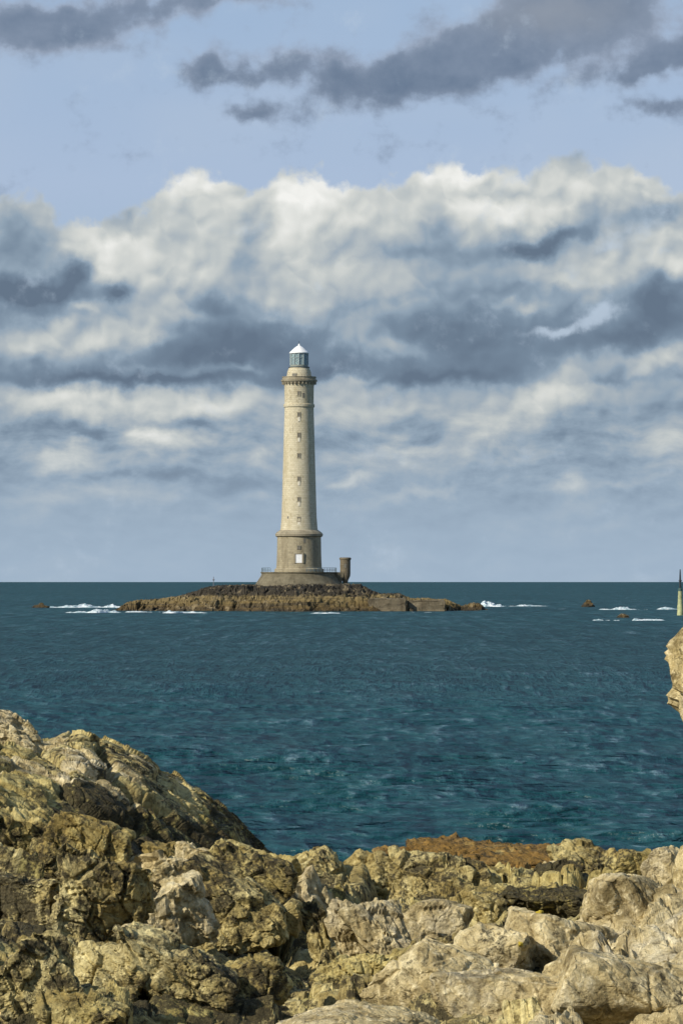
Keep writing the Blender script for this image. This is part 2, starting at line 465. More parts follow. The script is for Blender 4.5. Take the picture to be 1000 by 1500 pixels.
def rock_mat(name, pale, ochre, dark, scale=1.0, green=0.0, redweed=0.0, wet=0.0, lum=1.0, warm=1.0):
    """granite with lichens: pale, ochre, dark are how much of each there is, 0..1"""
    m, t, b, out = material(name)
    p = pos(t)
    q = t.vm('SCALE', p, scale)
    n_big = t.noise(q, 0.55, 5, .6)
    n_mid = t.noise(q, 2.1, 8, .68)
    n_fine = t.noise(q, 9.0, 8, .7)
    n_grain = t.noise(q, 38.0, 4, .7)
    L = lum * 1.55
    Bl = L * (1.0 - .28 * (warm - .5))
    c = t.ramp(n_mid, [(.34, (.10 * L, .075 * L, .030 * Bl)), (.50, (.29 * L, .23 * L, .108 * Bl)), (.66, (.46 * L, .39 * L, .215 * Bl))])
    c = t.mix(t.step(n_fine, .50, .70, 0, .7), c, (.64 * L, .56 * L, .34 * Bl))
    c = t.mix(t.step(n_fine, .47, .36, 0, .75), c, (.075 * L, .055 * L, .020 * Bl))
    # grey lichen crusts
    g1 = t.noise(t.vm('ADD', q, (7, 3, 1)), 1.3, 7, .7)
    c = t.mix(t.step(g1, .50, .66) * (.15 + .55 * pale), c, t.ramp(n_fine, [(.34, (.19 * L, .165 * L, .105 * Bl)), (.66, (.52 * L, .465 * L, .315 * Bl))]))
    # ochre staining
    o1 = t.noise(t.vm('ADD', q, (17, 5, 9)), .9, 8, .70)
    c = t.mix(t.step(o1 + (n_fine - .5) * .35, .66 - .34 * ochre, .82 - .30 * ochre) * .85, c, t.ramp(n_fine, [(.3, (.10, .068, .018)), (.7, (.38, .275, .082))]))
    # rusty weed
    if redweed:
        w1 = t.noise(t.vm('ADD', q, (3, 8, 2)), 1.6, 6, .7)
        c = t.mix(t.step(w1, .62 - .35 * redweed, .76 - .3 * redweed) * .9, c, t.ramp(n_fine, [(.3, (.05, .028, .008)), (.7, (.32, .175, .035))]))
    if green:
        g2 = t.noise(t.vm('ADD', q, (1, 18, 4)), 2.6, 6, .6)
        c = t.mix(t.step(g2, .72 - .2 * green, .80 - .2 * green) * .8, c, (.42, .36, .04))
    # black lichen: speckles gathered into drifts
    d1 = t.noise(t.vm('ADD', q, (11, 2, 6)), 1.0, 4, .6)
    d2 = t.noise(t.vm('ADD', q, (5, 7, 3)), 10.0, 6, .78)
    dk = d1 * .45 + d2 * .55
    c = t.mix(t.step(dk, .630 - .20 * dark, .70 - .18 * dark) * .93, c, t.ramp(n_grain, [(.3, (.018, .016, .010)), (.7, (.065, .052, .026))]))
    c = t.mix(.30, c, t.mix(1.0, c, t.ramp(n_grain, [(.32, (.35, .34, .32)), (.68, (1.45, 1.45, 1.45))]), 'MULTIPLY'))
    t.l(c, b.inputs['Base Color'])
    b.inputs['Roughness'].default_value = .82 - .35 * wet
    b.inputs['Specular IOR Level'].default_value = .25 + .3 * wet
    vo = t.voro(t.vm('ADD', q, t.vm('SCALE', t.noise(q, 3.0, 3, .6, color=True), .25)), 3.2, 'DISTANCE_TO_EDGE', 2.0, .6)
    h = n_fine * .55 + n_grain * .22 + t.step(vo, 0.0, .05) * .12
    bump(t, b, h, 1.0, 0.085 / scale)
    return m

# ---------------------------------------------------------------- sea
def sea_height(X, Y, cut):
    """sum of short-crested wind waves; cut = smallest wavelength worth keeping at each vertex"""
    rng = np.random.default_rng(5)
    Z = np.zeros_like(X)
    for i in range(58):
        lam = 0.9 * (9.0 / 0.9) ** (i / 57.0)
        th = R(-84) + rng.normal(0, .36)
        k = 2 * np.pi / lam
        ph = rng.uniform(0, 6.28)
        # crests bend a little so that they do not run on for ever
        u = X * np.cos(th) + Y * np.sin(th) + .25 * lam * np.sin((X * np.sin(th) - Y * np.cos(th)) / (lam * 2.3) + ph * 3)
        a = 0.0085 * lam ** .75
        w = sstep(lam / cut, 1.6, 3.5)
        s = np.sin(k * u + ph)
        Z += a * w * (s + .35 * (s * s - .5))
    return Z

def build_sea():
    y0, y1 = 30.0, 60000.0
    inv = np.linspace(1 / y0, 1 / 900.0, 660)
    Ys = np.concatenate([[-400, -60, -5, 12], 1 / inv, np.geomspace(950, y1, 40)])
    ts = np.concatenate([-np.geomspace(4, .135, 14), np.linspace(-.125, .125, 420), np.geomspace(.135, 4, 14)])
    T, Yg = np.meshgrid(ts, Ys)
    X = T * np.maximum(np.abs(Yg), 60)
    sp = np.maximum(np.abs(Yg) * .25 / 420 * 1.2, np.gradient(Ys)[:, None] * .85 + 0 * T)
    sp = np.where(np.abs(T) > .126, 40, sp)
    Z = sea_height(X, Yg, np.maximum(sp, .3))
    m, t, b, out = material('sea_water')
    p = pos(t)
    # gust patches, then the chop itself; seen ever flatter further out, crests line up across the view
    def N(sx, sy, rot, detail=5, rough=.7, off=0.0):
        return t.noise(t.mapping(p, loc=(off, off, 0), rot=(0, 0, R(rot)), scale=(sx, sy, 1)), 1.0, detail, rough)
    dist = t.vm('LENGTH', p, out=1)
    n_big = N(.020, .0045, 0, 4, .55)
    nA = N(1.9, 2.1, -3, 4, .60, 5.0)
    nM = N(1.5, .55, 3, 4, .62, 15.0)
    nB = N(1.25, .15, 3, 4, .72, 9.0)
    nC = N(.50, .024, 1, 4, .72, 3.0)
    rD = N(.16, .06, 8, 4, .6)
    wA = t.step(dist, 90, 200, 1, 0)
    wM = t.step(dist, 85, 130, .3, 1) * t.step(dist, 180, 340, 1, .0)
    wB = t.step(dist, 160, 280, 0, 1) * t.step(dist, 380, 650, 1, .3)
    wC = t.step(dist, 220, 480)
    hA = (nA - .5) * wA + (nM - .5) * wM
    hB = (nB - .5) * wB
    wave = hA + hB + (nC - .5) * wC + (n_big - .5) * .28 + (rD - .5) * .45
    c = t.ramp(t.lin(wave, -.22, .26), [(0.0, (.003, .031, .037)), (.35, (.006, .048, .056)), (.58, (.013, .066, .076)), (.76, (.034, .092, .108)), (1.0, (.10, .17, .20))])  # sky-bright wave facets and dark troughs put into the water colour
    # water body colour plus the painted wave light, under a rough mirror: a wind-roughened sea
    # never reaches the full grazing reflection of a flat one
    t.t.nodes.remove(b)
    n = bump(t, None, rD, 1.0, 3.0)
    n = bump(t, None, hB, .8, 1.2, n)
    n = bump(t, None, hA, 1.0, .22, n)
    df = t.n('ShaderNodeBsdfDiffuse'); t.l(c, df.inputs['Color']); t.l(n, df.inputs['Normal'])
    gl = t.n('ShaderNodeBsdfGlossy'); t.l(n, gl.inputs['Normal']); gl.inputs['Roughness'].default_value = .32
    fr = t.n('ShaderNodeFresnel'); fr.inputs['IOR'].default_value = 1.333; t.l(n, fr.inputs['Normal'])
    mx = t.n('ShaderNodeMixShader')
    t.l(E(t, fr.outputs[0]).min(.12), mx.inputs[0]); t.l(df.outputs[0], mx.inputs[1]); t.l(gl.outputs[0], mx.inputs[2])
    t.l(mx.outputs[0], out.inputs['Surface'])
    o = mesh_np('sea', np.stack([X, Yg, Z], -1).reshape(-1, 3), grid_faces(*X.shape), m, smooth=True)
    tag(o, kind='structure')
build_sea()

# ---------------------------------------------------------------- the islet
TY = 820.0                                   # distance of the tower
MS = TY / FPX                                # metres per photograph pixel there
def zrow(py, Y=TY): return CAMZ + (HOR - py) / FPX * Y
def xcol(px, Y=TY): return (px - 500.0) / FPX * Y

mat_islet = None
def build_islet():
    global mat_islet
    m, t, b, out = material('islet_rock')
    mat_islet = m
    p = pos(t)
    z = t.sep(p)[2]
    n1 = t.noise(t.mapping(p, scale=(.22, .22, .5)), 1.0, 7, .65)
    n2 = t.noise(t.mapping(p, scale=(1.1, 1.1, 1.6)), 1.0, 6, .65)
    # height zones: weed by the water, tan barnacle rock, a near-black band higher up
    strata = t.noise(t.mapping(p, rot=(0, R(3), 0), scale=(.07, .07, 1.9)), 1.0, 5, .65)
    zz = z + (n1 - .5) * 3.4
    c = t.ramp(t.lin(zz, 0, 7), [(0.0, (.022, .018, .009)), (.08, (.075, .048, .014)), (.22, (.145, .102, .034)), (.42, (.185, .138, .055)), (.50, (.036, .028, .015)), (.76, (.020, .017, .011)), (.88, (.09, .075, .045)), (1.0, (.20, .17, .11))])
    c = t.mix(t.step(strata, .50, .64, 0, .75), c, (.030, .023, .013))
    c = t.mix(t.step(n2, .50, .70, 0, .8), c, (.045, .033, .016))
    c = t.mix(t.step(t.noise(p, .4, 6, .65), .54, .66, 0, .75), c, (.27, .21, .115))
    t.l(c, b.inputs['Base Color'])
    b.inputs['Roughness'].default_value = .85
    bump(t, b, n2, .8, .5)
    # crest line of the islet as seen from the shore, and how high the front terrace runs
    crest = [(150, 898), (172, 894), (190, 883), (205, 880), (232, 879), (262, 875), (292, 866), (305, 861), (330, 859), (372, 858), (440, 857), (505, 856), (528, 857), (545, 867), (556, 871), (586, 871), (600, 878), (625, 878), (640, 880), (652, 879), (668, 886), (685, 891), (700, 896), (735, 901)]
    cx = np.array([xcol(a) for a, _ in crest]); cz = np.array([zrow(a) for _, a in crest])
    xs = np.linspace(xcol(150), xcol(735), 520); ys = np.linspace(-38, 30, 240)
    X, D = np.meshgrid(xs, ys)
    P2 = np.stack([X.ravel(), D.ravel(), 0 * X.ravel()], -1)
    wob = (fbm(P2 * [.09, .09, 1], 4, .55, 3) * 7).reshape(X.shape)
    top = np.interp(X + wob * .4, cx, cz)
    half = np.interp(X, [xcol(150), xcol(200), xcol(300), xcol(450), xcol(600), xcol(680), xcol(735)], [5, 13, 22, 33, 24, 10, 5])
    e = (D + wob * .7) / half                       # -1 front edge .. 1 back
    prof = np.clip(1 - np.abs(e), 0, 1)
    # stepped front: bench, wall, bench
    st = .40 * sstep(prof, .0, .20) + .22 * sstep(prof, .20, .42) + .38 * sstep(prof, .42, .66)
    H = top * st - .8 * (1 - sstep(prof, 0, .06)) - .15
    P3 = np.stack([X.ravel(), D.ravel(), H.ravel()], -1)
    c1, e1 = chips(P3 * [.22, .30, .35], 11, 1.1)
    c2, e2 = chips(P3 * [.65, .8, .9] + 40, 12, 1.0)
    c3, _ = chips(P3 * [1.7, 1.8, 2.0] + 80, 13, 1.0)
    amp = sstep(prof, 0, .12).ravel() * (1 - .75 * sstep(np.abs(X - xcol(442)), 14, 7).ravel() * sstep(np.abs(D), 14, 8).ravel())
    dz = c1 * 1.3 + c2 * .8 + c3 * .38 - .9 * (1 - sstep(e1, 0, .10)) - .4 * (1 - sstep(e2, 0, .1))
    V = P3 + np.stack([c2 * .5, c1 * .5, dz], -1) * amp[:, None]
    V[:, 2] = np.minimum(V[:, 2], np.interp(V[:, 0], cx, cz) + .12 + .25 * c3)
    V[:, 1] += TY
    o = mesh_np('rocky_islet', V, grid_faces(*X.shape), m)
    tag(o, kind='structure')
build_islet()

# ---------------------------------------------------------------- the lighthouse
def stone_mat(name, col_a, col_b, stain, course=.42, brick_w=.85, radius=3.4, dirty=.5, base_dark=0.0):
    m, t, b, out = material(name)
    tc = t.n('ShaderNodeTexCoord')
    p = E(t, tc.outputs['Object'])
    x, y, z = t.sep(p)
    ang = t.m('ARCTAN2', x, y)
    br = t.n('ShaderNodeTexBrick')
    t.l(t.xyz(ang * radius, z, 0.0), br.inputs['Vector'])
    br.inputs['Scale'].default_value = 1.0
    br.inputs['Brick Width'].default_value = brick_w
    br.inputs['Row Height'].default_value = course
    br.inputs['Mortar Size'].default_value = .025
    br.inputs['Mortar Smooth'].default_value = .3
    br.inputs['Bias'].default_value = 0
    br.inputs['Color1'].default_value = (*col_a, 1); br.inputs['Color2'].default_value = (*col_b, 1)
    br.inputs['Mortar'].default_value = (col_a[0] * .74, col_a[1] * .72, col_a[2] * .7, 1)
    c = E(t, br.outputs['Color'])
    n = t.noise(t.mapping(p, scale=(.5, .5, .12)), 1.0, 7, .6)
    n2 = t.noise(p, 1.4, 6, .65)
    n3 = t.noise(t.mapping(p, scale=(2.2, 2.2, .25)), 1.0, 5, .6)
    c = t.mix(t.step(n, .42, .72, 0, dirty), c, stain)
    c = t.mix(t.step(n2, .50, .72, 0, dirty * .8), c, (stain[0] * .7, stain[1] * .68, stain[2] * .6))
    c = t.mix(t.step(n3, .58, .74, 0, dirty * .5), c, (.09, .08, .06))
    t.l(c, b.inputs['Base Color'])
    b.inputs['Roughness'].default_value = .88
    bump(t, b, E(t, br.outputs['Fac']) * -.6 + n2 * .5, .6, .06)
    return m

def plain_mat(name, col, rough=.6, metal=0.0, var=.25, scale=3.0):
    m, t, b, out = material(name)
    p = E(t, t.n('ShaderNodeTexCoord').outputs['Object'])
    n = t.noise(p, scale, 5, .6)
    k = [max(0, v * (1 - var)) for v in col]
    t.l(t.mix(t.step(n, .35, .7), tuple(col), tuple(k)), b.inputs['Base Color'])
    b.inputs['Roughness'].default_value = rough
    b.inputs['Metallic'].default_value = metal
    return m

def build_lighthouse():
    base = Vector((xcol(438.0), TY, 0))
    T = thing('lighthouse', 'tall pale granite lighthouse with white conical lantern roof on a rocky islet', 'lighthouse', base)
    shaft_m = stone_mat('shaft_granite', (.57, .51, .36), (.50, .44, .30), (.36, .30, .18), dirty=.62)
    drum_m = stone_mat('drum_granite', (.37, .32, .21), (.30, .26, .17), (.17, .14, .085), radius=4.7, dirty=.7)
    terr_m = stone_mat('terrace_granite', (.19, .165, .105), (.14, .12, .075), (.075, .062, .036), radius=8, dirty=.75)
    ring_m = stone_mat('cornice_granite', (.33, .29, .20), (.28, .24, .165), (.15, .125, .08), course=1.2, radius=4, dirty=.6)
    white = plain_mat('white_paint', (.82, .82, .80), .45, var=.08)
    dark = plain_mat('iron_paint', (.055, .075, .085), .5)
    dark_hole = plain_mat('window_dark', (.17, .155, .12), .5)
    glass, t, b, out = material('lantern_glass')
    b.inputs['Base Color'].default_value = (.42, .54, .56, 1)
    b.inputs['Roughness'].default_value = .08
    b.inputs['Transmission Weight'].default_value = .55
    b.inputs['IOR'].default_value = 1.2
    r = lambda px: px * MS
    # terrace: flared, battered foot
    bm = bmesh.new()
    bm_prof = [(r(72), zrow(873)), (r(69), zrow(863)), (r(62), zrow(853)), (r(55.5), zrow(843)), (r(55), zrow(840)), (r(56.5), zrow(839)), (r(56.5), zrow(838))]
    lathe(bm, bm_prof, 64)
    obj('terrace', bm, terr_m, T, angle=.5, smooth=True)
    # lower drum
    bm = bmesh.new()
    lathe(bm, [(r(36), zrow(838)), (r(36), zrow(834)), (r(33.2), zrow(832)), (r(32.4), zrow(812)), (r(32.0), zrow(787))], 64)
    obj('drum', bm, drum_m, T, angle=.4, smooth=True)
    bm = bmesh.new()
    lathe(bm, [(r(31.5), zrow(787.3)), (r(34.5), zrow(785.5)), (r(35), zrow(782.5)), (r(33), zrow(780)), (r(28), zrow(776.5))], 64)
    obj('cornice', bm, ring_m, T, angle=.6, smooth=True)
    # shaft, slightly curved taper
    bm = bmesh.new()
    pr = []
    for i in range(25):
        f = i / 24
        pr.append((r(26.2 - 4.9 * f + 1.2 * max(0, .12 - f) / .12), zrow(778) + f * (zrow(597) - zrow(778))))
    lathe(bm, pr, 64)
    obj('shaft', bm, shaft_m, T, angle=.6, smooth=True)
    bm = bmesh.new()
    lathe(bm, [(r(21.2), zrow(597.2)), (r(22.7), zrow(596)), (r(22.7), zrow(592.5)), (r(21.3), zrow(591.5)), (r(21.6), zrow(566)), (r(22.4), zrow(563))], 64)
    obj('shaft_collar', bm, shaft_m, T, angle=.4, smooth=True)
    # gallery
    bm = bmesh.new()
    lathe(bm, [(r(22.3), zrow(563.4)), (r(24.0), zrow(561)), (r(26.2), zrow(558.8)), (r(26.6), zrow(556.5)), (r(25.2), zrow(556))], 64)
    obj('gallery_cornice', bm, ring_m, T, angle=.6, smooth=True)
    bm = bmesh.new()
    for i in range(28):
        a = 2 * math.pi * i / 28
        box(bm, r(22.4), r(25.2), -.14, .14, zrow(563), zrow(559), Matrix.Rotation(a, 4, 'Z'))
    c = obj('corbel', bm, ring_m, T); c['kind'] = 'stuff'
    bm = bmesh.new()
    lathe(bm, [(r(24.6), zrow(556.2)), (r(24.6), zrow(552.6)), (r(25.2), zrow(552.6)), (r(25.2), zrow(551.8)), (r(23.8), zrow(551.8)), (r(23.8), zrow(552.6)), (r(24.1), zrow(552.6)), (r(24.1), zrow(556.2))], 64, False, False)
    obj('parapet', bm, ring_m, T, angle=.4, smooth=True)
    # round service room, its upper gallery and the lantern
    bm = bmesh.new()
    lathe(bm, [(r(18.6), zrow(556.4)), (r(17.4), zrow(545)), (r(15.4), zrow(540.2)), (r(14.6), zrow(538.5))], 48)
    sr = obj('service_room', bm, shaft_m, T, angle=.4, smooth=True)
    bm = bmesh.new()
    box(bm, -.5, .5, -r(18.6), -r(16.5), zrow(554), zrow(547.5), Matrix.Rotation(R(-22), 4, 'Z'))
    obj('service_door', bm, dark_hole, sr)
    bm = bmesh.new()
    lathe(bm, [(r(14.6), zrow(539)), (r(15.6), zrow(538.3)), (r(15.6), zrow(537.4)), (r(13), zrow(537))], 48)
    obj('upper_gallery', bm, dark, T, angle=.5, smooth=True)
    bm = bmesh.new()
    lathe(bm, [(r(13.3), zrow(537.1)), (r(13.3), zrow(534.5)), (r(12.6), zrow(534.5))], 32)
    obj('lantern_wall', bm, plain_mat('lantern_wall_paint', (.24, .26, .22), .6), T, angle=.4, smooth=True)
    NP = 12
    for i in range(NP):                               # flat panes between glazing bars
        a0, a1 = 2 * math.pi * i / NP, 2 * math.pi * (i + 1) / NP
        bm = bmesh.new()
        q = []
        for rr in (r(12.7), r(12.7) - .05):
            q.append([bm.verts.new((rr * math.cos(a), rr * math.sin(a), z)) for a, z in ((a0, zrow(534.6)), (a1, zrow(534.6)), (a1, zrow(517.6)), (a0, zrow(517.6)))])
        bm.faces.new(q[0]); bm.faces.new(q[1][::-1])
        for k in range(4): bm.faces.new((q[0][k], q[1][k], q[1][(k + 1) % 4], q[0][(k + 1) % 4]))
        obj('pane', bm, glass, T)
        bm = bmesh.new()
        bar(bm, (r(12.9) * math.cos(a0), r(12.9) * math.sin(a0), zrow(534.6)), (r(12.9) * math.cos(a0), r(12.9) * math.sin(a0), zrow(517.4)), .12, 6)
        obj('glazing_bar', bm, plain_mat('bar_paint', (.30, .36, .36), .5) if i == 0 else bpy.data.materials['bar_paint'], T)
    bm = bmesh.new()
    lathe(bm, [(r(12.6), zrow(524.4)), (r(13.1), zrow(524.4)), (r(13.1), zrow(523.8)), (r(12.6), zrow(523.8))], 24, False, False)
    obj('glazing_ring', bm, bpy.data.materials['bar_paint'], T)
    bm = bmesh.new()                                   # the lens inside
    lathe(bm, [(.3, zrow(534.6)), (.95, zrow(529.5)), (1.15, zrow(525)), (.95, zrow(520.5)), (.3, zrow(519))], 24)
    obj('lens', bm, plain_mat('lens_glass', (.30, .38, .34), .15), T, smooth=True)
    bm = bmesh.new()
    lathe(bm, [(r(12.4), zrow(517.8)), (r(14.2), zrow(517.6)), (r(14.4), zrow(516.4)), (r(11.5), zrow(513.6)), (r(7.0), zrow(509.4)), (r(3.0), zrow(506.6)), (r(1.4), zrow(505.8)), (r(1.4), zrow(504.2)), (r(.5), zrow(503.2))], 32)
    obj('roof', bm, white, T, angle=.7, smooth=True)
    bm = bmesh.new(); bar(bm, (0, 0, zrow(503.4)), (0, 0, zrow(499.5)), .06, 6)
    obj('lightning_rod', bm, dark, T)
    # windows up the seaward face; each a dark opening over a pale sill block
    def rad(py): return r(26.2 - 4.9 * (778 - py) / (778 - 597)) if py > 597 else r(21.5)
    for py, w, h, lit in ((577, .45, .75, 0), (608, .45, .75, 1), (638, .45, .75, 1), (668, .45, .75, 0), (702, .45, .75, 1), (732, .45, .75, 1), (761, .5, .8, 1)):
        rr = rad(py)
        bm = bmesh.new()
        box(bm, -w / 2 - .22, w / 2 + .14, -rr - .10, -rr + .5, zrow(py) - h / 2 - .2, zrow(py) - h / 2)
        box(bm, -w / 2 - .22, w / 2 + .14, -rr - .07, -rr + .5, zrow(py) + h / 2, zrow(py) + h / 2 + .16)
        for s in (-1, 1):
            box(bm, s * (w / 2 + .07) - .07, s * (w / 2 + .07) + .07, -rr - .07, -rr + .5, zrow(py) - h / 2, zrow(py) + h / 2)
        wf = obj('window', bm, ring_m, T)
        bm = bmesh.new()
        box(bm, -w / 2, w / 2, -rr - .02, -rr + .3, zrow(py) - h / 2, zrow(py) + h / 2)
        obj('pane', bm, dark_hole, wf)
        if lit:
            bm = bmesh.new()
            box(bm, -w / 2, w / 2, -rr - .13, -rr + .2, zrow(py) - h / 2 - 1.05, zrow(py) - h / 2 - .2)
            obj('sill', bm, plain_mat('sill_paint', (.72, .66, .52), .7) if 'sill_paint' not in bpy.data.materials else bpy.data.materials['sill_paint'], wf)
    for px, py in ((-16, 760), (6.5, 792), (6.5, 580)):   # slits
        a = math.asin(px * MS / rad(min(py, 778))) if abs(px) > 1 else 0
        rr = (rad(py) if py < 778 else r(32.2))
        bm = bmesh.new()
        M = Matrix.Rotation(a, 4, 'Z')
        box(bm, -.2, .2, -rr - .03, -rr + .3, zrow(py) - .5, zrow(py) + .5, M)
        obj('slit_window', bm, dark_hole, T)
    # white door of the drum, dark window over it
    rr = r(32.9)
    bm = bmesh.new()
    box(bm, -1.05, -.68, -rr - .12, -rr + .8, zrow(825), zrow(812)); box(bm, .68, 1.05, -rr - .12, -rr + .8, zrow(825), zrow(812)); box(bm, -1.05, 1.05, -rr - .12, -rr + .8, zrow(812), zrow(810))
    dfm = obj('door_frame', bm, ring_m, T)
    bm = bmesh.new()
    box(bm, -.68, .68, -rr - .05, -rr + .6, zrow(824.6), zrow(812.2))
    obj('door', bm, white, dfm)
    bm = bmesh.new()
    box(bm, -.4, .4, -rr - .02, -rr + .6, zrow(805), zrow(799.5))
    obj('window', bm, dark_hole, T)
    # railing of the terrace, left and right of the drum
    for nm, a0, a1, n in (('railing', R(180), R(262), 14), ('railing', R(-78), R(-3), 12)):
        bm = bmesh.new()
        rr = r(54.5)
        P = [(rr * math.cos(a0 + (a1 - a0) * i / n), rr * math.sin(a0 + (a1 - a0) * i / n)) for i in range(n + 1)]
        if nm == 'railing' and a0 > 0:
            keep = P[:8]
        else:
            keep = P
        for x, y in keep: bar(bm, (x, y, zrow(838)), (x, y, zrow(831.6)), .055, 5)
        for zz in (831.8, 834, 836):
            for (xa, ya), (xb, yb) in zip(keep[:-1], keep[1:]): bar(bm, (xa, ya, zrow(zz)), (xb, yb, zrow(zz)), .04, 5)
        obj('railing', bm, plain_mat('rail_paint', (.12, .17, .19), .5) if 'rail_paint' not in bpy.data.materials else bpy.data.materials['rail_paint'], T)
    # watch turret corbelled out of the terrace's right corner
    bx, by = r(505.5 - 438), -r(8)
    tm = stone_mat('turret_granite', (.17, .14, .09), (.13, .105, .065), (.09, .07, .04), radius=1.2, dirty=.8)
    bm = bmesh.new()
    lathe(bm, [(r(3.2), zrow(856)), (r(4.4), zrow(850)), (r(7.2), zrow(844)), (r(7.6), zrow(840)), (r(7.6), zrow(820.5)), (r(8.6), zrow(819.5)), (r(8.6), zrow(817.2)), (r(7), zrow(816.6))], 20)
    tu = obj('turret', bm, tm, T, loc=(bx, by, 0), smooth=True, angle=.5)
    bm = bmesh.new(); box(bm, -.25, .25, -r(7.8), -r(7), zrow(832), zrow(826))
    obj('slit_window', bm, dark_hole, tu)
    bm = bmesh.new()                                    # masonry that ties the turret to the terrace
    vs0 = box(bm, r(46), r(66), -r(16), r(8), zrow(856), zrow(838.2))
    for v in vs0:
        if v.co.z < zrow(850) and v.co.x > r(60): v.co.x -= r(4)
    obj('bastion', bm, terr_m, T)
    return T
build_lighthouse()

# low quay wall in front of the terrace, right part of the islet
def build_quay():
    m = stone_mat('quay_stone', (.20, .165, .105), (.16, .13, .08), (.07, .052, .028), dirty=.95, radius=40)
    bm = bmesh.new()
    box(bm, xcol(538), xcol(592), -26, -12, -1.2, zrow(876)); box(bm, xcol(594), xcol(648), -24, -12, -1.2, zrow(879))
    bmesh.ops.bevel(bm, geom=bm.edges[:], offset=.25, segments=2, affect='EDGES')
    bmesh.ops.subdivide_edges(bm, edges=bm.edges[:], cuts=3, use_grid_fill=True)
    for v in bm.verts:
        v.co += Vector((random.uniform(-.12, .12), random.uniform(-.12, .12), random.uniform(-.12, .12)))
    tag(obj('quay_wall', bm, m, loc=(0, TY, 0)), 'low worn stone quay wall at the right end of the islet', 'quay wall')
random.seed(3)
build_quay()

# small steps of dark stone that lead up to the terrace
# ---------------------------------------------------------------- marks and skerries
def skerry(px, py, Y, w, h, label, seed, cat='rock', dark=False):
    n = 28
    P = []
    rng = np.random.default_rng(seed)
    u = np.linspace(-1, 1, n); X, D = np.meshgrid(u, u)
    rr = np.sqrt(X ** 2 + D ** 2)
    Hh = np.clip(1 - rr ** 2, -1, 1)
    V = np.stack([X.ravel() * w / 2, D.ravel() * w * .35, Hh.ravel() * h], -1)
    c1, e = chips(V * 1.1 + seed, seed, 1.2)
    V[:, 2] += c1 * h * .45
    V[:, 0] += c1 * .2
    o = mesh_np('skerry', V, grid_faces(n, n), mat_islet, loc=(xcol(px, Y), Y, 0))
    return tag(o, label, cat)
skerry(60, 884, 905, 4.2, 1.0, 'small dark rock in the surf far left of the lighthouse islet', 3)
skerry(860, 886, 930, 3.4, 1.3, 'small brown rock standing alone in open water right of the islet', 5)
skerry(911, 905, 655, 2.4, .55, 'tiny dark rock awash in a patch of white foam', 8)
skerry(692, 884, 830, 6.0, 1.3, 'low brown reef trailing off the right tip of the islet', 9, 'reef')

def build_beacon():
    Y = 700.0
    s = Y / FPX
    T = thing('beacon', 'slim sea beacon with black pole on a pale green pillar at right edge', 'beacon', (xcol(995.3, Y), Y, 0))
    m1 = plain_mat('beacon_pillar_paint', (.42, .44, .22), .7, var=.45, scale=1.5)
    m2 = plain_mat('beacon_black_paint', (.012, .02, .025), .6)
    m3 = plain_mat('beacon_band_paint', (.05, .10, .085), .6)
    z = lambda py: CAMZ + (HOR - py) * s
    bm = bmesh.new(); lathe(bm, [(.62, -1.0), (.55, z(889)), (.44, z(882)), (.38, z(866))], 20); obj('pillar', bm, m1, T, smooth=True, angle=.5)
    bm = bmesh.new(); lathe(bm, [(.39, z(866)), (.39, z(862)), (.30, z(861.5))], 20); obj('collar', bm, m3, T, smooth=True, angle=.5)
    bm = bmesh.new(); lathe(bm, [(.22, z(861.6)), (.16, z(845)), (.09, z(834))], 12); obj('pole', bm, m2, T, smooth=True, angle=.5)
    bm = bmesh.new(); lathe(bm, [(.05, z(852.2)), (.34, z(851.2)), (.02, z(846.5))], 12); obj('topmark', bm, m2, T, smooth=False)
build_beacon()
def build_mark():
    T = thing('spar_mark', 'thin faint spar with small top mark on the islet left of the tower', 'marker', (xcol(312), TY + 4, zrow(859)))
    m = plain_mat('spar_paint', (.22, .22, .24), .6)
    bm = bmesh.new(); bar(bm, (0, 0, -.6), (0, 0, 2.1), .07, 6); obj('pole', bm, m, T)
    bm = bmesh.new(); lathe(bm, [(.02, 1.2), (.28, 1.45), (.02, 1.7)], 8); obj('topmark', bm, m, T)
build_mark()

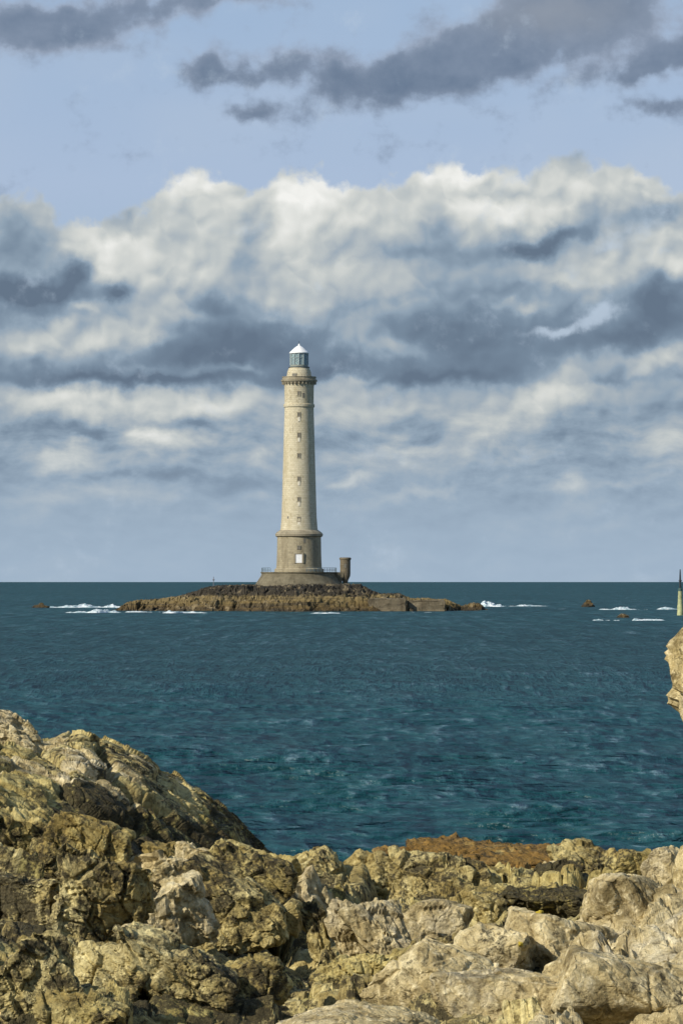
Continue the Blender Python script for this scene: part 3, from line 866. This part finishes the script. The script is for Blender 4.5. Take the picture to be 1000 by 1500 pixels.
# ---------------------------------------------------------------- surf
def build_surf():
    m, t, b, out = material('sea_foam')
    p = pos(t)
    n = t.noise(t.mapping(p, scale=(.8, .5, 2)), 1.0, 6, .65)
    t.l(t.mix(t.step(n, .4, .6), (.30, .42, .44), (.74, .78, .78)), b.inputs['Base Color'])
    b.inputs['Roughness'].default_value = .8
    b.inputs['Subsurface Weight'].default_value = .0
    def ridge(px0, px1, py, hpx, Y, seed, peak=.5, sharp=1.0, label=None):
        """a breaking crest: a long lumpy ridge of foam lying on the water"""
        s = Y / FPX
        x0, x1 = xcol(px0, Y), xcol(px1, Y)
        n1, n2 = max(40, int((px1 - px0) * 1.6)), 14
        U, W = np.meshgrid(np.linspace(0, 1, n1), np.linspace(-1, 1, n2))
        env = np.minimum(1, np.minimum(U / .12, (1 - U) / .2)) * (.35 + .65 * np.exp(-((U - peak) / (.28 / sharp)) ** 2))
        q = np.stack([U.ravel() * (x1 - x0) * .28, W.ravel() * .4, 0 * U.ravel()], -1) + seed * 7.1
        k = fbm(q, 4, .62, seed).reshape(U.shape)
        env = np.clip(env * (.55 + 1.7 * k), -.25, 2)
        h = hpx * s * .85
        Z = env * h * np.clip(1 - W ** 2, 0, 1) ** .7 - .04 * h - .10
        X = x0 + U * (x1 - x0)
        Yy = Y + W * (1.6 + 1.6 * h) + fbm(q * [1, 0, 0] + 5, 2, .5, seed + 3).reshape(U.shape) * 3.0
        V = np.stack([X, Yy, Z], -1).reshape(-1, 3)
        V += (fbm(V * 1.3, 3, .6, seed + 9) * .16 * h)[:, None]
        o = mesh_np('surf', V, grid_faces(*U.shape), m, smooth=True)
        tag(o, label, 'surf', kind='stuff')
    def zY(py): return CAMZ * FPX / (py - HOR)       # distance of the sea surface seen at row py
    ridge(60, 190, 0, 6.5, zY(890), 1, .85, .6, 'long white breaker rolling to the left tip of the islet')
    ridge(92, 182, 0, 7.5, zY(897.5), 2, .75, .9, 'nearer white breaker left of the islet')
    ridge(178, 262, 0, 4.0, zY(896.8), 3, .5, .5, 'thin foam along the left foot of the islet')
    ridge(234, 312, 0, 6.5, zY(898), 4, .3, .8, 'bright foam at the foot of the islet front')
    ridge(446, 510, 0, 3.4, zY(898.5), 6, .4, 1.1, 'small patch of foam right of the tower foot')
    ridge(560, 650, 0, 1.5, zY(897), 16, .7, .8, 'faint foam line at the quay wall')
    ridge(636, 720, 0, 5, zY(893.5), 7, .25, .9, 'white foam at the right tip of the islet')
    ridge(684, 812, 0, 7.0, zY(888), 8, .25, .8, 'long white breaker running right from the islet')
    ridge(688, 738, 0, 17, zY(888.5), 9, .38, 1.3, 'tall white splash bursting beside the islet')
    ridge(806, 860, 0, 1.8, zY(892), 10, .5, .6, 'thin foam left of the lone brown rock')
    ridge(868, 955, 0, 5, zY(893), 11, .5, .6, 'foam streak between the brown rock and the beacon')
    ridge(955, 1040, 0, 4.0, zY(892.5), 12, .3, .6, 'foam streak around the beacon foot')
    ridge(850, 985, 0, 7, zY(909), 13, .45, .7, 'nearer foam patch with a rock awash')
build_surf()

# ---------------------------------------------------------------- the near shore
def shore_base():
    # (px, py, metres ahead) of ground seen in the photograph, plus plain (x, y, z) points round about
    A = [(-60, 1500, 26), (0, 1500, 27), (120, 1500, 27), (250, 1500, 27.5), (350, 1500, 28), (450, 1500, 29), (540, 1500, 28), (640, 1500, 27), (760, 1500, 26.5), (880, 1500, 26), (1000, 1500, 25.5), (1060, 1500, 25),
         (-60, 1400, 29), (0, 1400, 30), (120, 1410, 30), (250, 1420, 31), (350, 1430, 32), (450, 1430, 35), (540, 1430, 35), (620, 1440, 31), (700, 1420, 31), (800, 1420, 31), (900, 1410, 30), (1000, 1400, 29), (1060, 1380, 28),
         (0, 1300, 33.5), (100, 1310, 34), (220, 1330, 35), (330, 1340, 37), (400, 1390, 39), (470, 1370, 41), (560, 1370, 41), (640, 1370, 38), (720, 1350, 40), (800, 1352, 40), (880, 1340, 37), (960, 1330, 34), (1040, 1300, 32),
         (0, 1210, 37), (80, 1215, 38), (170, 1260, 39), (260, 1290, 41), (350, 1300, 43), (420, 1330, 46), (500, 1300, 49), (600, 1305, 49), (700, 1305, 49), (800, 1310, 48), (880, 1300, 46), (960, 1300, 42),
         (0, 1120, 41), (100, 1130, 42), (200, 1160, 42), (280, 1210, 43), (360, 1255, 45), (410, 1290, 48), (450, 1275, 54), (550, 1275, 56), (650, 1270, 58), (750, 1270, 58), (850, 1270, 55), (950, 1280, 50), (1040, 1270, 45),
         (-60, 1040, 43), (0, 1062, 44), (70, 1100, 44.5), (120, 1092, 44.5), (160, 1102, 45), (210, 1120, 45), (240, 1145, 45.5), (300, 1176, 46), (340, 1212, 46.5), (370, 1246, 47), (405, 1278, 49)]
    B = [at(*a) for a in A]
    B += [Vector(v) for v in ((-9, 48, 2.0), (-7, 47.6, 2.6), (-5, 48.5, 2.4), (-3, 49.5, 2.0), (-1.5, 51, 1.4), (-9, 54, -.5), (-5, 54, -.6), (-2, 56, -.2), (-.5, 60.5, .6), (1, 62.5, .9), (2.5, 63, 1.0), (4.5, 60, .8), (6, 56, 1),
                              (-12, 60, -2.5), (-6, 60, -2.5), (-2, 64, -1.8), (1, 67, -1.6), (4, 68, -1.6), (8, 66, -1.6), (14, 62, -1.6), (-12, 75, -4), (0, 80, -4), (12, 80, -4), (0, 110, -6), (-30, 100, -6), (30, 100, -6),
                              (-4, 20, 3.6), (0, 20, 3.4), (4, 20, 3.6), (-3, 12, 4.2), (3, 12, 4.2), (0, 4, 4.5), (-30, 30, 5), (30, 30, 4), (-30, 5, 5), (30, 5, 4.6), (0, -12, 4.6), (-25, 45, 4.4), (25, 48, 2.0), (-20, 60, -1.5))]
    B = np.array([tuple(b) for b in B])
    key = lambda x, y: np.stack([x, y * .45], -1)
    K = key(B[:, 0], B[:, 1])
    def phi(r): return r
    n = len(B)
    M = phi(np.linalg.norm(K[:, None] - K[None], axis=2))
    M[np.arange(n), np.arange(n)] += -.03
    A1 = np.block([[M, np.ones((n, 1)), K], [np.ones((1, n)), np.zeros((1, 3))], [K.T, np.zeros((2, 3))]])
    w = np.linalg.solve(A1, np.concatenate([B[:, 2], [0, 0, 0]]))
    def H(x, y):
        q = key(x, y); r = np.zeros(len(x))
        for i in range(0, len(x), 20000):
            s = slice(i, i + 20000)
            d = phi(np.linalg.norm(q[s, None] - K[None], axis=2))
            r[s] = d @ w[:n] + w[n] + q[s] @ w[n + 1:]
        return r
    return H
GROUND = shore_base()

CRACK = Matrix.Rotation(R(-40), 3, 'Y') @ Matrix.Rotation(R(18), 3, 'Z')     # lie of the joints: they dip to the right
CRN = np.array(CRACK)

def roughen(V, F, size, seed, k=1.0, fine=1.0, steps=2):
    """break a smooth form up into chipped, jointed rock; size = metres of the largest chips"""
    ani = np.array([1.15, .95, .66])
    N = vnormals(V, F)
    Q = V @ CRN
    Wp = np.stack([fbm(Q * (1.1 / size) + 3 * j, 3, .5, seed + j) for j in range(3)], -1) * size * .06
    Q = Q + Wp
    tot = np.zeros(len(V))
    for i, (fr, A, G) in enumerate(((1.0, .21, .17), (2.2, .10, .075), (5.2, .036, .018))[:steps]):
        c, e = chips(Q * ani * (fr / size) + seed + 9 * i, seed + 5 * i, 1.5)
        tot += c * A * size * sstep(e, 0, .07) - (1 - sstep(e, 0, .10)) * G * size
    f = fbm(V * (4.5 / size), 4, .62, seed + 8)
    return V + N * (tot * k + f * .028 * size * fine)[:, None]

M_MIX = rock_mat('rock_mixed', .45, .55, .76, green=.1, warm=1.1)
M_PALE = rock_mat('rock_pale', .80, .16, .38, warm=.35, lum=1.04)
M_OCH = rock_mat('rock_ochre', .25, .66, .70, green=.15, warm=1.35)
M_DARK = rock_mat('rock_dark_lichen', .25, .55, 1.12, warm=1.7)
M_WEED = rock_mat('rock_rusty_weed', .05, .75, .60, redweed=1.0, lum=.85)

def build_shore():
    ts = np.concatenate([-np.geomspace(1.5, .205, 12), np.linspace(-.20, .20, 860), np.geomspace(.205, 1.5, 12)])
    Ys = np.concatenate([np.linspace(-12, 22, 12), np.geomspace(23.5, 70, 480), np.geomspace(72, 110, 10)])
    T, Yg = np.meshgrid(ts, Ys)
    X = T * np.maximum(Yg, 14)
    Z = GROUND(X.ravel(), Yg.ravel())
    V = np.stack([X.ravel(), Yg.ravel(), Z], -1)
    F = grid_faces(*X.shape)
    near = (sstep(.21 - np.abs(T), 0, .012) * sstep(Yg, 20, 24) * (1 - sstep(Yg, 66, 72))).ravel()
    V0 = V.copy()
    V1 = roughen(V, F, 1.3, 21, .8, 1.0, 3)
    V = V0 + (V1 - V0) * near[:, None]
    pxx = 500 + V[:, 0] / np.maximum(V[:, 1], 1) * FPX
    hill = sstep(V[:, 1], 38, 40.5) * (1 - sstep(pxx, 380, 440))       # the whaleback stands here
    V[:, 2] -= (.22 + 1.3 * hill) * near
    o = mesh_np('rocky_shore', V, F, M_MIX)
    # lichen belts: ochre and dark on the left, pale on the right, weed on the seaward edge
    tag(o, kind='structure')
    me = o.data
    for mm in (M_PALE, M_OCH, M_DARK, M_WEED): me.materials.append(mm)
    cx = V[F].mean(1)
    px = 500 + cx[:, 0] / np.maximum(cx[:, 1], 1) * FPX
    wob = fbm(cx * .5, 4, .6, 77) * 110
    w2 = fbm(cx * .8, 4, .6, 99)
    idx = np.zeros(len(F), np.int32)
    idx[(px + wob) > 760] = 1
    idx[(px + wob < 420) & (w2 > -.05)] = 2
    idx[(px + wob < 480) & (w2 < -.16)] = 3
    idx[(cx[:, 1] > 40) & (px > 600) & (px < 900) & (w2 < .25)] = 2
    idx[(cx[:, 1] > 56.5 + 3 * w2) & (px > 540)] = 4
    me.polygons.foreach_set('material_index', idx)
build_shore()

def seg_dist(px, py, pts):
    d = np.full(len(px), 1e9)
    for (x0, y0), (x1, y1) in zip(pts[:-1], pts[1:]):
        t = np.clip(((px - x0) * (x1 - x0) + (py - y0) * (y1 - y0)) / ((x1 - x0) ** 2 + (y1 - y0) ** 2), 0, 1)
        d = np.minimum(d, np.hypot(px - x0 - t * (x1 - x0), py - y0 - t * (y1 - y0)))
    return d

def build_whaleback():
    """the rounded hill of rock on the left: its crest line and its long diagonal cracks"""
    crest_x = np.array([-120, -40, 0, 40, 75, 95, 120, 160, 210, 240, 300, 340, 370, 405, 440])
    crest_y = np.array([1070, 1076, 1084, 1088, 1090, 1080, 1075, 1090, 1106, 1130, 1161, 1195, 1231, 1264, 1300])
    n1, n2 = 430, 330
    U, W = np.meshgrid(np.linspace(-120, 440, n1), np.linspace(0, 1, n2))
    cy = np.interp(U, crest_x, crest_y)
    k = np.hanning(15); k /= k.sum()
    c1 = np.interp(np.linspace(-120, 440, n1), crest_x, crest_y)
    c1 = np.convolve(np.pad(c1, 7, mode='edge'), k, 'valid'); cy = np.tile(c1, (n2, 1))
    # W: 0 = foot in front, .7 = crest, 1 = sunk behind
    Yc = 44.0 + (U - 0) / 400 * 3.4                      # distance of the crest
    foot = np.interp(U, [-120, 0, 170, 300, 440], [1260, 1262, 1292, 1330, 1345])
    f = np.clip(W / .7, 0, 1)
    g = np.sin(f * np.pi / 2)                            # steep at the foot, flat at the crest
    py = foot + (cy - foot) * g ** .85
    Y = Yc - 5.0 * (1 - f ** 1.35)
    back = np.clip((W - .7) / .3, 0, 1)
    s = Y / FPX
    X = (U - 500) * s
    Z = CAMZ + (HOR - py) * s
    Y = Y + back * 4.0
    Z = Z - back ** 2 * 3.0 + back * .25 * (1 - back)
    V = np.stack([X, Y, Z], -1).reshape(-1, 3)
    F = grid_faces(n2, n1)
    u, v = U.ravel(), py.ravel()
    V2 = roughen(V, F, 2.6, 61, .06, .3, 1)
    V2 = roughen(V2, F, .50, 62, .42, .6, 3)
    N = vnormals(V, F)
    if N[:, 2].mean() < 0: N = -N
    wob = fbm(V * 2.2, 3, .6, 5) * 5
    cracks = [([(147, 1098), (160, 1120), (170, 1146), (196, 1160), (250, 1196), (290, 1222), (345, 1262)], 4.5, .26), ([(234, 1138), (250, 1150), (274, 1160)], 6, .32),
              ([(60, 1100), (110, 1128), (160, 1140)], 3, .14), ([(190, 1160), (205, 1200), (212, 1240)], 3, .14), ([(316, 1190), (338, 1218), (360, 1240)], 5, .2), ([(-40, 1130), (30, 1118), (70, 1130)], 3, .16),
              ([(240, 1196), (262, 1236), (270, 1270)], 3.5, .18), ([(90, 1150), (150, 1190), (230, 1222)], 5, .14)]
    for pts, w, dpt in cracks:
        dd = seg_dist(u + wob, v + wob * .6, pts)
        V2 -= N * (dpt * np.exp(-(dd / w) ** 2))[:, None]
    # upper slab stands proud of the face below the long crack
    o = mesh_np('outcrop', V2, F, M_MIX)
    me = o.data
    for mm in (M_DARK, M_OCH, M_PALE): me.materials.append(mm)
    cx = V[F].mean(1)
    uu, vv = u[F].mean(1), v[F].mean(1)
    nz = fbm(cx * 1.1, 4, .6, 31)
    line = np.interp(uu, [-100, 60, 150, 250, 340, 420], [1118, 1122, 1150, 1196, 1215, 1262]) + nz * 26
    idx = np.zeros(len(F), np.int32)
    idx[vv > line] = 1
    idx[(uu < 70 + 40 * nz)] = 2
    idx[(vv <= line) & (nz > .12)] = 3
    idx[(uu > 305 + 50 * nz)] = 1
    me.polygons.foreach_set('material_index', idx)
    tag(o, 'big rounded whaleback of rock on the left with long diagonal cracks and black lichen', 'rock')
build_whaleback()

_ico = {}
def ico(level):
    if level not in _ico:
        bm = bmesh.new()
        bmesh.ops.create_icosphere(bm, subdivisions=level, radius=1)
        V = np.array([v.co[:] for v in bm.verts]); F = np.array([[v.index for v in f.verts] for f in bm.faces])
        bm.free(); _ico[level] = (V, F)
    return _ico[level]

def boulder(px, py, Y, wpx, hpx, depth, roll, mat, seed, label, level=5, yaw=0.0, nplanes=8, chip=.50, k=.95, name='boulder', cat='rock', lean=0.0, round_=26.0, group=None):
    """a block cut by random planes, then chipped. wpx, hpx: size in photograph pixels; depth: thickness / width"""
    rng = np.random.default_rng(seed)
    V, F = ico(level)
    s = Y / FPX
    w, h = wpx * s / 2, hpx * s / 2
    d = w * depth
    n = rng.normal(size=(nplanes, 3)); n /= np.linalg.norm(n, axis=1, keepdims=True)
    ax = np.array([[1, 0, 0], [-1, 0, 0], [0, 1, 0], [0, -1, 0], [0, 0, 1], [0, 0, -1]], float) + rng.normal(0, .22, (6, 3))
    ax /= np.linalg.norm(ax, axis=1, keepdims=True)
    n = np.concatenate([n, ax]); dist = np.concatenate([rng.uniform(.62, .98, nplanes), rng.uniform(.80, .95, 6)])
    dots = np.maximum(V @ n.T, 1e-3)
    rr = dist[None] / dots
    r = (rr ** -round_).sum(1) ** (-1.0 / round_)          # soft minimum: worn edges
    P = V * r[:, None] * np.array([w, d, h]) * 1.22
    P[:, 0] += lean * P[:, 2]
    Mx = np.array(Matrix.Rotation(R(roll), 3, 'Y') @ Matrix.Rotation(R(yaw), 3, 'Z'))
    P = P @ Mx.T
    c = at(px, py, Y)
    size = max(.22, chip * min(w, h) * 2)
    Q = P + np.array(c[:])
    Q = roughen(Q, F, size, seed, k, .8, 3)
    o = mesh_np(name, Q - np.array(c[:]), F, mat, loc=c)
    return tag(o, label, cat, group)

BL = [
    # left hill, back to front
    (10, 1075, 43.5, 112, 56, .8, 14, 'P', 101, 'pale crusted cap rock at the very top left of the shore', 5),
    (35, 1245, 37.5, 130, 110, .7, -8, 'O', 108, 'blunt ochre boulder at the left edge under the dark face', 5),
    (125, 1248, 37, 120, 95, .7, 18, 'O', 109, 'wedge shaped ochre boulder with yellow lichen below the dark face', 5),
    (285, 1268, 39.5, 70, 62, .9, 5, 'P', 110, 'grey cone shaped rock poking up before the dark shoulder', 5),
    (240, 1256, 40.5, 60, 40, .9, 12, 'O', 111, 'small ochre knob between the dark face and the grey cone', 4),
    (360, 1285, 39, 150, 72, .8, 12, 'O', 112, 'flat ledge with yellow lichen at the foot of the left hill', 5),
    (225, 1300, 37, 110, 80, .8, 20, 'P', 113, 'pale cracked block in front of the grey cone rock', 5),
    (30, 1330, 33.5, 120, 90, .8, 0, 'M', 114, 'crumbly mottled rock at the left edge halfway down', 5),
    (140, 1335, 33, 130, 115, .8, 16, 'M', 115, 'pyramid shaped boulder with yellow flank on the lower left', 6),
    (262, 1345, 34.5, 90, 110, .7, -24, 'P', 116, 'pale upright slab with sharp edges left of centre', 5),
    (345, 1345, 36, 150, 95, .7, 8, 'M', 117, 'broad rusty beige block overhanging the dark crevice', 6),
    (55, 1440, 29, 110, 110, .8, -6, 'M', 118, 'square topped boulder in the lower left corner', 5),
    (160, 1425, 30.5, 150, 90, .8, 14, 'M', 119, 'mottled ochre boulder low in the left part between pale blocks', 5),
    (270, 1440, 30.5, 140, 90, .8, 24, 'M', 120, 'rough crumbly rock at the bottom left of centre', 5),
    (120, 1490, 28, 120, 60, .8, 8, 'O', 121, 'low ochre stone on the bottom edge at the left', 5),
    (360, 1455, 31, 140, 80, .8, 6, 'O', 122, 'brown crumbly mound at the bottom just left of centre', 5),
    (210, 1380, 32.5, 70, 50, .9, 30, 'P', 142, 'small tilted pale block beneath the pyramid boulder', 4),
    # middle
    (468, 1277, 51, 88, 66, .8, 6, 'M', 123, 'rounded beige knob at the water edge right of the left hill', 5),
    (410, 1315, 44, 60, 90, .8, -28, 'M', 124, 'beige block leaning against the left hill foot', 5),
    (455, 1330, 44, 50, 80, .7, -20, 'P', 125, 'small grey block below the rounded knob', 4),
    (560, 1290, 52, 90, 80, .8, 20, 'M', 126, 'crumbly beige rock at the water edge near the centre', 5),
    (650, 1300, 50, 150, 84, .7, 12, 'M', 127, 'wide crumbly beige rock before the rusty weed bank', 6),
    (468, 1385, 39, 30, 120, 1.6, -14, 'M', 128, 'thin upright fin of rock between dark clefts, leftmost of three', 5),
    (510, 1370, 39, 42, 120, 1.6, -24, 'P', 129, 'pale slanted fin of rock, middle of three', 5),
    (565, 1375, 38.5, 60, 130, 1.4, -26, 'P', 130, 'broad slanted slab of rock, rightmost of three fins', 5),
    (640, 1360, 39.5, 80, 90, .9, 20, 'P', 131, 'smooth grey slab right of the dark cleft', 5),
    (520, 1440, 34, 130, 80, .8, 10, 'O', 132, 'brown crumbly rock below the slanted fins', 5),
    (600, 1420, 34, 60, 60, .9, 0, 'O', 143, 'small ochre stone wedged left of the pale slabs', 4),
    # right
    (722, 1254, 59, 270, 32, 1.0, 4, 'W', 133, 'long low bank of rusty brown weed covered rock at the water edge', 5),
    (662, 1243, 60, 46, 34, 1.0, 0, 'W', 134, 'small rusty block standing above the weed bank', 4),
    (606, 1252, 60, 100, 24, 1.0, 3, 'W', 135, 'low rusty weed covered rock left of the small rusty block', 4),
    (800, 1252, 59, 100, 30, 1.0, 0, 'W', 144, 'rusty weed covered rock left of the pointed rock', 4),
    (866, 1272, 53, 92, 62, .8, 4, 'M', 136, 'pointed beige rock with dark lichen at the water edge on the right', 5),
    (815, 1284, 52, 60, 44, .9, 0, 'D', 137, 'dark speckled boulder left of the pointed rock', 5),
    (918, 1268, 52, 60, 46, .9, 4, 'O', 138, 'small ochre rock right of the pointed rock', 4),
    (972, 1272, 46, 56, 66, .9, 0, 'P', 139, 'rounded whitish boulder near the right edge above the slab', 5),
    (800, 1325, 43, 150, 40, .8, 4, 'D', 140, 'low dark mossy ledge in the hollow behind the pale slabs', 5),
    (690, 1335, 42, 90, 50, .8, 30, 'M', 145, 'tilted mottled block before the mossy hollow', 5),
    (945, 1345, 34, 180, 130, .8, 14, 'P', 141, 'large pale granite slab rising at the right edge', 6),
    (820, 1395, 33, 170, 92, .8, 12, 'P', 146, 'smooth pale slab with a small yellow lichen spot', 6),
    (720, 1400, 32.5, 110, 84, .8, 14, 'P', 147, 'pale block between the two smooth slabs', 5),
    (650, 1440, 31, 150, 112, .8, 20, 'P', 148, 'big rounded grey slab in the lower right of centre', 6),
    (760, 1470, 28.5, 230, 80, .7, 6, 'P', 149, 'broad flat pale slab on the bottom edge right of centre', 6),
    (930, 1460, 28, 200, 110, .8, 12, 'P', 150, 'large cracked pale slab in the lower right corner', 6),
    (530, 1500, 27.5, 210, 56, .8, 3, 'P', 151, 'flat pale foreground slab at the bottom centre', 5),
]
MM = dict(P=M_PALE, M=M_MIX, O=M_OCH, D=M_DARK, W=M_WEED)
SMOOTH = {141, 146, 147, 148, 149, 150, 151, 131, 139}
for (px, py, Y, w, h, dp, roll, mt, sd, lab, lv) in BL:
    sm = sd in SMOOTH
    boulder(px, py, Y, w, h, dp, roll, MM[mt], sd, lab, 6 if w > 100 else lv, k=.30 if sm else .78, chip=.7 if sm else .5)

# the tall crag whose flank bulges into the picture at the right edge
def build_crag():
    V, F = ico(6)
    Y = 38.0
    s = Y / FPX
    c = at(1062, 1130, Y)
    # left outline of the crag against the water, photograph pixels
    oy = [760, 860, 915, 935, 960, 990, 1020, 1045, 1060, 1100, 1160, 1205, 1220, 1260, 1330, 1420]
    ox = [1055, 1035, 1008, 985, 973, 978, 987, 990, 1003, 1020, 1022, 1014, 1004, 995, 990, 985]
    z = V[:, 2] * 330 * s
    rowpx = 1130 - z / s
    left = (1062 - np.interp(rowpx, oy, ox)) * s
    f = np.sqrt(np.clip(1 - V[:, 2] ** 2, 0, 1)) + 1e-6
    ux, uy = V[:, 0] / f, V[:, 1] / f
    cap = np.minimum(1, f / .55)
    cap = np.where(ux < 0, cap, f ** 1.1 * cap)
    sx = np.where(ux < 0, left, 2.8)
    P = np.stack([ux * sx * cap, uy * (left * .9 + .1 + 1.6 * np.clip(ux, 0, 1)) * cap, z], -1)
    Q = roughen(P + np.array(c[:]), F, .42, 301, .75, .8, 3)
    o = mesh_np('crag', Q - np.array(c[:]), F, rock_mat('rock_crag', .55, .35, .25, scale=1.6, lum=1.05, warm=.5), loc=c)
    tag(o, 'tall pale crag cut off by the right edge, bulging over the water', 'rock')
build_crag()

# small yellow lichen cushion on the smooth slab
def lichen(px, py, Y, w, h, label):
    m = bpy.data.materials.get('yellow_lichen') or plain_mat('yellow_lichen', (.50, .37, .03), .9, var=.5, scale=20)
    s = Y / FPX
    V, F = ico(3)
    c = at(px, py, Y)
    bpy.context.view_layer.update()
    eye = Vector((0, 0, CAMZ))                         # set it down on the rock that is there
    hit = scn.ray_cast(bpy.context.evaluated_depsgraph_get(), eye, (c - eye).normalized())
    if hit[0]:
        c = hit[1]; s = c.y / FPX
    P = V * np.array([w * s / 2, w * s / 2.2, h * s / 2])
    P = P * (1 + .9 * fbm(P * 45 + px, 3, .6, 4))[:, None]
    tag(mesh_np('lichen', P, F, m, loc=c), label, 'lichen')

lichen(761, 1382, 32.2, 8, 7, 'bright yellow lichen cushion on the smooth pale slab right of centre')
lichen(790, 1336, 41, 12, 6, 'dull yellow lichen patch in the mossy hollow behind the pale slabs')
